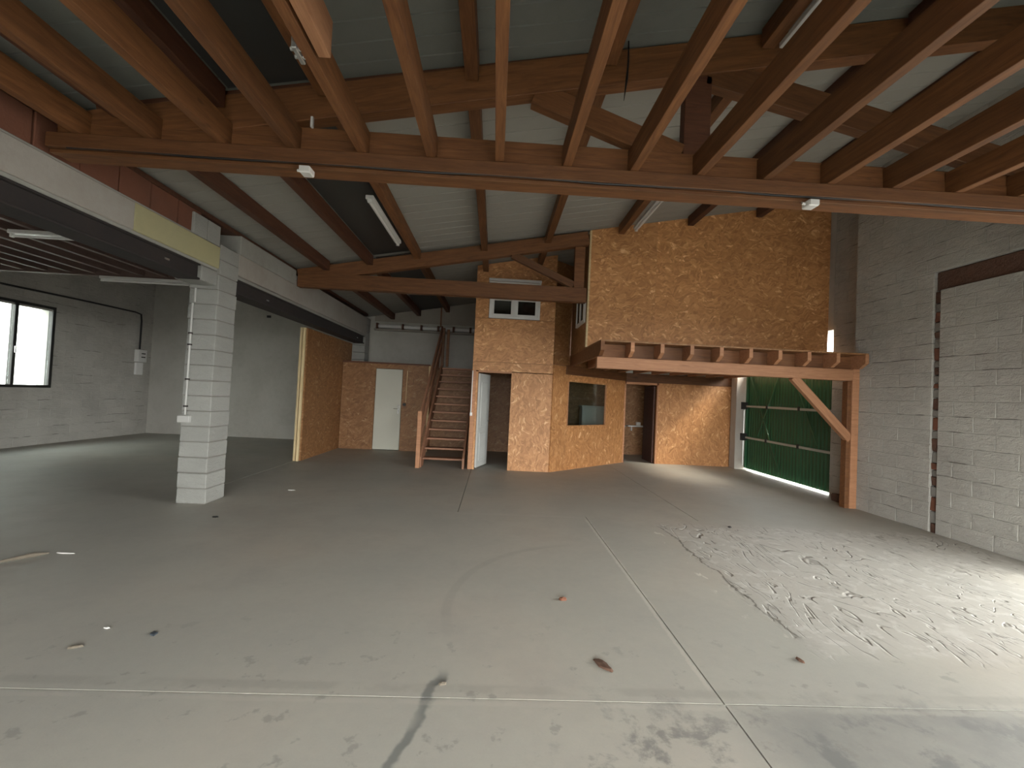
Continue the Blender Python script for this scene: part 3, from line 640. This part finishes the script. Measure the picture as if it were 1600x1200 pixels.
apan('osb_panel', 0, U(1.72), 2.305, 4.55, OSBD); apan('osb_panel', U(2.35), alen, 2.305, 4.9, OSBD); apan('osb_panel', U(1.72), U(2.35), 2.305, 3.2, OSBD); apan('osb_panel', U(1.72), U(2.35), 3.85, 4.7, OSBD)
apan('beam_trim', 0.42, alen, 2.12, 2.33, TIMBER, t0=-0.03, t1=0.0, bev=0.003)
fr = apan('window_frame', wu0-0.02, wu1+0.02, 0.96, 0.99, OSBV, t0=-0.012, t1=0.035, bev=0.003)
apan('frame_bar', wu0-0.02, wu1+0.02, 1.965, 1.99, OSBV, fr, -0.012, 0.035, 0.003)
for u in (wu0, wu1-0.005): apan('frame_bar', u-0.02, u+0.01, 0.99, 1.965, PINE, fr, -0.012, 0.035, 0.003)
apan('window_pane', wu0+0.01, wu1-0.01, 0.99, 1.965, GLASSD, fr, 0.012, 0.017)
apan('osb_panel', U(1.72), U(2.35), 3.2, 3.85, OSBD)
# rear office wall
rw = thing('rear_office', (4.8, 11.5, 0), 'rear OSB wall with an open dark doorway under the porch deck', 'partition')
box('osb_panel', 4.27, 5.2, 11.5, 11.53, 0, 2.10, OSBV, rw); box('osb_panel', 5.205, 6.22, 11.5, 11.53, 0, 2.10, OSBV, rw)
box('header_board', 3.36, 6.22, 11.47, 11.53, 2.10, 2.33, TIMBER, rw, 0.003)
box('door_jamb', 3.34, 3.41, 11.47, 11.56, 0, 2.05, PINE, rw, 0.003); box('door_jamb', 4.23, 4.27, 11.48, 11.56, 0, 2.05, PINE, rw, 0.003); box('door_jamb', 3.41, 4.23, 11.48, 11.56, 2.04, 2.10, PINE, rw, 0.003)
box('inner_wall', 1.6, 6.3, 13.25, 13.28, 0, 2.3, OSBD, rw); box('inner_wall', 4.75, 4.78, 11.53, 13.25, 0, 2.3, OSBD, rw)
box('inner_door', 4.17, 4.21, 11.56, 12.3, 0.01, 2.02, DARKDECK, rw, 0.004)
# open door leaf in the tower
ol = thing('open_door', (-0.34, 9.58, 0), 'worn white panelled door standing ajar in the tower doorway', 'door')
hinge = Vector((-0.35, 9.57, 0)); tip = Vector((-0.14, 10.22, 0))
D_ = (tip-hinge).normalized(); dl_ = (tip-hinge).length; DB = Matrix.Translation(hinge) @ Matrix.Rotation(math.atan2(D_.y, D_.x), 4, 'Z')
lf = obj('leaf', boxmesh(dl_, 0.04, 2.02, 0.003), DOORW, DB @ Matrix.Translation((dl_/2, 0, 1.03)), ol)
for z0, z1 in ((0.15, 0.75), (0.88, 1.85)):
    obj('raised_panel', boxmesh(dl_-0.24, 0.012, z1-z0, 0.005), DOORW, DB @ Matrix.Translation((dl_/2, -0.024, (z0+z1)/2)), ol)
tube('lever_handle', [DB @ Vector((dl_-0.07, -0.02, 1.0)), DB @ Vector((dl_-0.07, -0.07, 1.0)), DB @ Vector((dl_-0.18, -0.075, 1.0))], 0.009, CHROME, ol)
# tower small things
strip_light(-0.24, 0.88, 9.40, 9.40, 3.98, 'white strip light on the OSB tower above its small window')
box('socket', -0.51, -0.46, 9.445, 9.469, 1.13, 1.20, PVC, bev=0.004, label='small white switch on the tower edge beside the stairs', cat='switch')
tube('tower_conduit', [(-0.49, 9.458, 1.205), (-0.49, 9.458, 2.09)], 0.011, PVC, label='thin white conduit up the tower corner beside the stairs', cat='conduit')

# inside rear office: basin, shelf; white board behind the office window
bs = thing('hand_basin', (3.62, 13.1, 0.86), 'small white ceramic hand basin seen through the rear doorway', 'basin')
bm = bmesh.new(); rings = []
for (rx, ry, zz) in ((0.06, 0.05, 0.66), (0.14, 0.12, 0.72), (0.22, 0.18, 0.84), (0.235, 0.195, 0.87), (0.21, 0.17, 0.87), (0.12, 0.10, 0.78), (0.02, 0.02, 0.76)):
    rings.append([bm.verts.new((rx*math.cos(a*PI/8), ry*math.sin(a*PI/8), zz-0.86)) for a in range(16)])
for q, s in zip(rings, rings[1:]):
    for i in range(16): bm.faces.new((q[i], q[(i+1) % 16], s[(i+1) % 16], s[i]))
bm.faces.new(rings[0][::-1]); bm.faces.new(rings[-1]); me = bpy.data.meshes.new('bowl'); bm.to_mesh(me); bm.free()
obj('bowl', me, CERAMIC, Matrix.Translation((3.68, 13.04, 0.86)), bs)
tube('tap', [(3.68, 13.2, 0.86), (3.68, 13.2, 0.98), (3.68, 13.12, 0.99), (3.68, 13.08, 0.96)], 0.012, CHROME, bs)
tube('waste_pipe', [(3.68, 13.06, 0.68), (3.68, 13.06, 0.45), (3.68, 13.24, 0.42)], 0.02, PVC, bs)
sh = thing('wall_shelf', (4.35, 13.15, 0.84), 'white narrow shelf beside the hand basin', 'shelf')
box('board', 3.98, 4.72, 13.05, 13.25, 0.84, 0.88, PVC, sh, 0.005); box('bracket', 4.1, 4.12, 13.12, 13.25, 0.72, 0.84, PVC, sh); box('bracket', 4.55, 4.57, 13.12, 13.25, 0.72, 0.84, PVC, sh)
box('soap_box', 4.25, 4.37, 13.1, 13.2, 0.881, 0.98, PAPER, bev=0.01, label='small pale carton on the white shelf in the rear office', cat='box')
wbd = thing('white_cabinet', (2.9, 12.8, 0), 'white board-fronted cabinet behind the square office window', 'cabinet')
box('body', 2.48, 3.3, 12.5, 12.9, 0, 1.38, WHITE, wbd, 0.01); box('door', 2.50, 2.88, 12.48, 12.5, 0.05, 1.36, WHITE, wbd, 0.004); box('door', 2.90, 3.28, 12.48, 12.5, 0.05, 1.36, WHITE, wbd, 0.004)
box('top', 2.46, 3.32, 12.47, 12.92, 1.38, 1.41, WHITE, wbd, 0.004)

# raised OSB box
rb = thing('loft_box', (4, 8.2, 2.55), 'large raised OSB wall of the loft above the porch deck', 'partition')
zt = lambda x: ZR(x)-0.015
def osbpoly(x0, x1, z0, z1=None):
    prism('osb_panel', [(x0, z0), (x1, z0), (x1, z1 if z1 else zt(x1)), (x0, z1 if z1 else zt(x0))], 'y', 8.17, 8.20, OSBH, rb)
for x0, x1 in ((1.66, 2.9), (2.903, 4.15), (4.153, 5.4), (5.403, 6.24)):
    osbpoly(x0, x1, 2.56, 4.3); osbpoly(x0, x1, 4.303)
box('corner_batten', 1.625, 1.66, 8.15, 8.22, 2.56, 4.74, PALE, rb, 0.003); box('side_panel', 1.64, 1.66, 8.22, 9.86, 2.56, 4.74, OSBD, rb)
fw = box('window_frame', 1.60, 1.66, 8.34, 9.14, 3.05, 3.11, PVC, rb, 0.004, label='white window frame in the side of the loft')
for q in ((8.34, 9.14, 3.62, 3.68), (8.34, 8.40, 3.11, 3.62), (9.08, 9.14, 3.11, 3.62), (8.71, 8.77, 3.11, 3.62)): box('frame_bar', 1.60, 1.66, *q, PVC, fw, 0.004)
for q in ((8.40, 8.71), (8.77, 9.08)): box('window_pane', 1.615, 1.625, *q, 3.11, 3.62, BLACKGLASS, fw)
# porch deck
pd = thing('porch_deck', (4, 7.2, 0), 'pine porch deck on a beam, post and brace in front of the green gate', 'deck')
beam('main_beam', (1.63, 7.23, 2.205), (5.925, 7.23, 2.205), 0.13, 0.19, PINE, pd, 0.006)
box('post', 5.925, 6.045, 7.17, 7.33, 0, 2.31, PINE, pd, 0.006); box('post', 5.86, 5.923, 7.19, 7.31, 0, 2.10, TIMBER, pd, 0.005)
beam('brace', (4.94, 7.23, 2.13), (5.93, 7.23, 1.14), 0.09, 0.13, PINE, pd)
for k in range(10):
    x = 1.67 + k*(6.00-1.67)/9; y1 = 9.86 + (x-1.67)*0.9 if x < 3.2 else 11.46
    pr_ = [(6.98, 2.53), (y1, 2.53), (y1, 2.31), (7.11, 2.31), (6.98, 2.39)]
    prism('joist', pr_, 'x', x-0.03, x+0.03, PINE if k else TIMBER, pd)
for k in range(9):
    x = 1.67 + k*(6.00-1.67)/9; xe = x + (6.00-1.67)/9
    box('blocking', x+0.031, xe-0.031, 7.28, 7.32, 2.31, 2.52, TIMBER, pd)
prism('deck_board', [(1.64, 7.0), (6.04, 7.0), (6.04, 11.46), (3.36, 11.46), (1.64, 9.87)], 'z', 2.531, 2.555, OSBD, pd)

# ================================================================= gate
gt = thing('green_gate', (6.42, 9.7, 0), 'large green corrugated steel gate in the right wall behind the porch post', 'gate')
def corr(y0, y1, z0, z1, X):
    bm = bmesh.new(); n = int((y1-y0)/0.0125); a = []; b = []
    for i in range(n+1):
        y = y0+(y1-y0)*i/n; ph = (y-y0)/0.10*2*PI; x = 0.014*max(-0.7, min(0.7, math.sin(ph)))
        a.append(bm.verts.new((x, y, z0))); b.append(bm.verts.new((x, y, z1)))
    for i in range(n): bm.faces.new((a[i], a[i+1], b[i+1], b[i]))
    me = bpy.data.meshes.new('corr'); bm.to_mesh(me); bm.free(); return me
for a, b in ((8.16, 9.16), (9.165, 10.16), (10.165, 11.16)):
    o = obj('corrugated_sheet', corr(a, b, 0.035, 2.45, 0), GREEN, Matrix.Translation((6.46, 0, 0)), gt)
    md = o.modifiers.new('thick', 'SOLIDIFY'); md.thickness = 0.003
for z_ in (0.80, 1.59):
    beam('rail', (6.41, 8.17, z_), (6.41, 11.17, z_+0.02), 0.035, 0.05, GRAYBAR, gt)
    box('hinge_bracket', 6.30, 6.44, 11.09, 11.165, z_-0.06, z_+0.12, BLACK, gt, 0.004)
    for yy in (9.1, 10.2): box('rail_clip', 6.375, 6.40, yy, yy+0.05, z_-0.03, z_+0.06, STEEL, gt)
beam('diagonal', (6.415, 11.0, 2.45), (6.415, 9.75, 0.15), 0.02, 0.035, GREENT, gt); beam('diagonal', (6.415, 9.4, 2.4), (6.415, 8.6, 0.9), 0.02, 0.035, GREENT, gt)
beam('diagonal', (6.415, 9.8, 2.45), (6.415, 10.6, 0.9), 0.02, 0.03, GREENT, gt)
tube('gate_bolt_rod', [(6.36, 11.12, 0.1), (6.36, 11.12, 1.5)], 0.012, GALV, gt)
box('stile', 6.41, 6.45, 8.152, 8.20, 0.05, 2.5, GREENT, gt, 0.003); box('stile', 6.41, 6.45, 11.10, 11.15, 0.05, 2.5, GREENT, gt, 0.003)

# ================================================================= stairs
sa = thing('staircase', (-1.05, 9.5, 0), 'steep open brown wooden staircase with a short pale newel post, left of the tower', 'stairs')
N_ = 12; rise = 0.189; run = 0.24
for k in range(1, N_+1):
    y = 9.58 + run*(k-1); z_ = rise*k
    box('tread', -1.475, -0.625, y, y+0.245, z_-0.04, z_, STAIRWOOD, sa, 0.005)
for x in (-1.50, -0.60):
    y0, z0, y1, z1 = 9.50, 0.0, 9.58+run*11+0.2, rise*12
    prism('stringer', [(9.44, 0.0), (9.72, 0.0), (12.42, 2.10), (12.42, 2.30), (12.15, 2.30), (9.44, 0.22)], 'x', x-0.022, x+0.022, STAIRWOOD, sa)
box('newel_post', -1.585, -1.50, 9.35, 9.43, 0, 1.18, PINE, sa, 0.005, label='short pale newel post')
sl = 2.13/2.72
beam('handrail', (-1.52, 9.40, 1.12), (-1.52, 12.22, 1.12+2.82*sl), 0.04, 0.17, STAIRWOOD, sa)
beam('guard_rail', (-1.52, 9.44, 0.70), (-1.52, 12.22, 0.70+2.78*sl), 0.03, 0.20, STAIRWOOD, sa)
box('top_post', -1.53, -1.45, 12.22, 12.30, 2.31, 3.36, TIMBER, sa, 0.004); box('top_post', -1.40, -1.33, 12.34, 12.41, 2.31, 3.34, TIMBER, sa, 0.004)
box('riser_board', -1.475, -0.625, 12.47-0.02, 12.469, 2.0, 2.27, STAIRWOOD, sa)

# ================================================================= rear ledge with brackets and pipe
rl = thing('rear_pipe_run', (-2.1, 13.3, 3.45), 'pale pipe run on dark brackets along the rear wall above the store', 'pipe')
tube('pipe', [(-3.62, 13.30, 3.47), (-0.5, 13.30, 3.47)], 0.055, PVC, rl, 12)
box('ledge', -3.66, -0.5, 13.22, 13.38, 3.34, 3.39, GREYPL, rl, 0.004)
for x in (-3.60, -2.85, -2.30, -1.80, -1.35, -0.85): box('pipe_bracket', x, x+0.06, 13.21, 13.38, 3.38, 3.55, TIMBER_D, rl, 0.01)
tube('drop_pipe', [(-1.72, 13.36, 4.2), (-1.72, 13.36, 2.28)], 0.022, STAIRWOOD, label='brown pipe running down the rear wall left of the stair top', cat='pipe')

# ================================================================= small litter on the floor
def blob(name, x, y, sx, sy_, h, mat, label, cat, n=9, rot=0.0):
    bm = bmesh.new(); top = []; bot = []
    for i in range(n):
        a = i*2*PI/n; r = random.uniform(0.7, 1.1)
        px, py = sx*r*math.cos(a), sy_*r*math.sin(a); px, py = px*math.cos(rot)-py*math.sin(rot), px*math.sin(rot)+py*math.cos(rot)
        bot.append(bm.verts.new((px, py, 0))); top.append(bm.verts.new((px*0.8, py*0.8, h*random.uniform(0.5, 1))))
    c = bm.verts.new((0, 0, h*1.1))
    for i in range(n):
        j = (i+1) % n; bm.faces.new((bot[i], bot[j], top[j], top[i])); bm.faces.new((top[i], top[j], c))
    bm.faces.new(bot[::-1]); me = bpy.data.meshes.new(name); bm.to_mesh(me); bm.free()
    obj(name, me, mat, Matrix.Translation((x, y, 0.001)), None, label=label, cat=cat)
blob('dry_leaf', 0.62, 3.55, 0.035, 0.02, 0.022, LEAFM, 'small curled brown leaf in the middle of the floor', 'leaf')
blob('dirt_pile', 0.73, 2.70, 0.035, 0.085, 0.012, DIRT, 'reddish brown smear of dirt left of the long floor joint', 'dirt', 12, 0.5)
blob('plastic_scrap', -2.06, 2.91, 0.03, 0.045, 0.006, SLATE, 'dark blue-grey scrap on the left floor in front of the column', 'scrap', 4, 0.6)
blob('wood_chip', -2.39, 2.74, 0.045, 0.014, 0.012, STICK, 'flat brown wood chip left of the blue-grey scrap', 'wood chip', 7, 0.4)
blob('paper_scrap', -2.39, 2.96, 0.02, 0.012, 0.006, PAPER, 'tiny white paper scrap behind the brown wood chip', 'paper', 6)
blob('black_scrap', -3.22, 5.41, 0.04, 0.03, 0.012, BLACK, 'small black scrap on the floor in front of the block column', 'scrap', 6)
blob('paper_sheet', -3.02, 6.93, 0.07, 0.03, 0.006, PAPER, 'small white paper lying between the column and the store room', 'paper', 5)
blob('black_scrap', 3.18, 5.80, 0.03, 0.03, 0.012, BLACK, 'small black scrap at the far edge of the rough floor patch', 'scrap', 6)
tube('stick', [(-4.25, 3.62, 0.012), (-4.08, 3.85, 0.014), (-3.93, 4.05, 0.02), (-3.86, 4.12, 0.016)], [0.004, 0.009, 0.02, 0.006], STICK, label='grey splintered stick on the floor at the left edge', cat='stick')
blob('plaster_flake', -3.76, 4.16, 0.09, 0.014, 0.008, PAPER, 'long white plaster flake beside the grey stick', 'plaster', 7)
blob('wood_chip', 2.02, 2.80, 0.012, 0.035, 0.015, DIRT, 'dark brown chip at the near tip of the rough floor patch', 'wood chip', 6, 0.3)
blob('wood_chip', -0.21, 2.49, 0.03, 0.01, 0.012, STICK, 'small brown chip just behind the cross joint', 'wood chip', 6, 0.3)
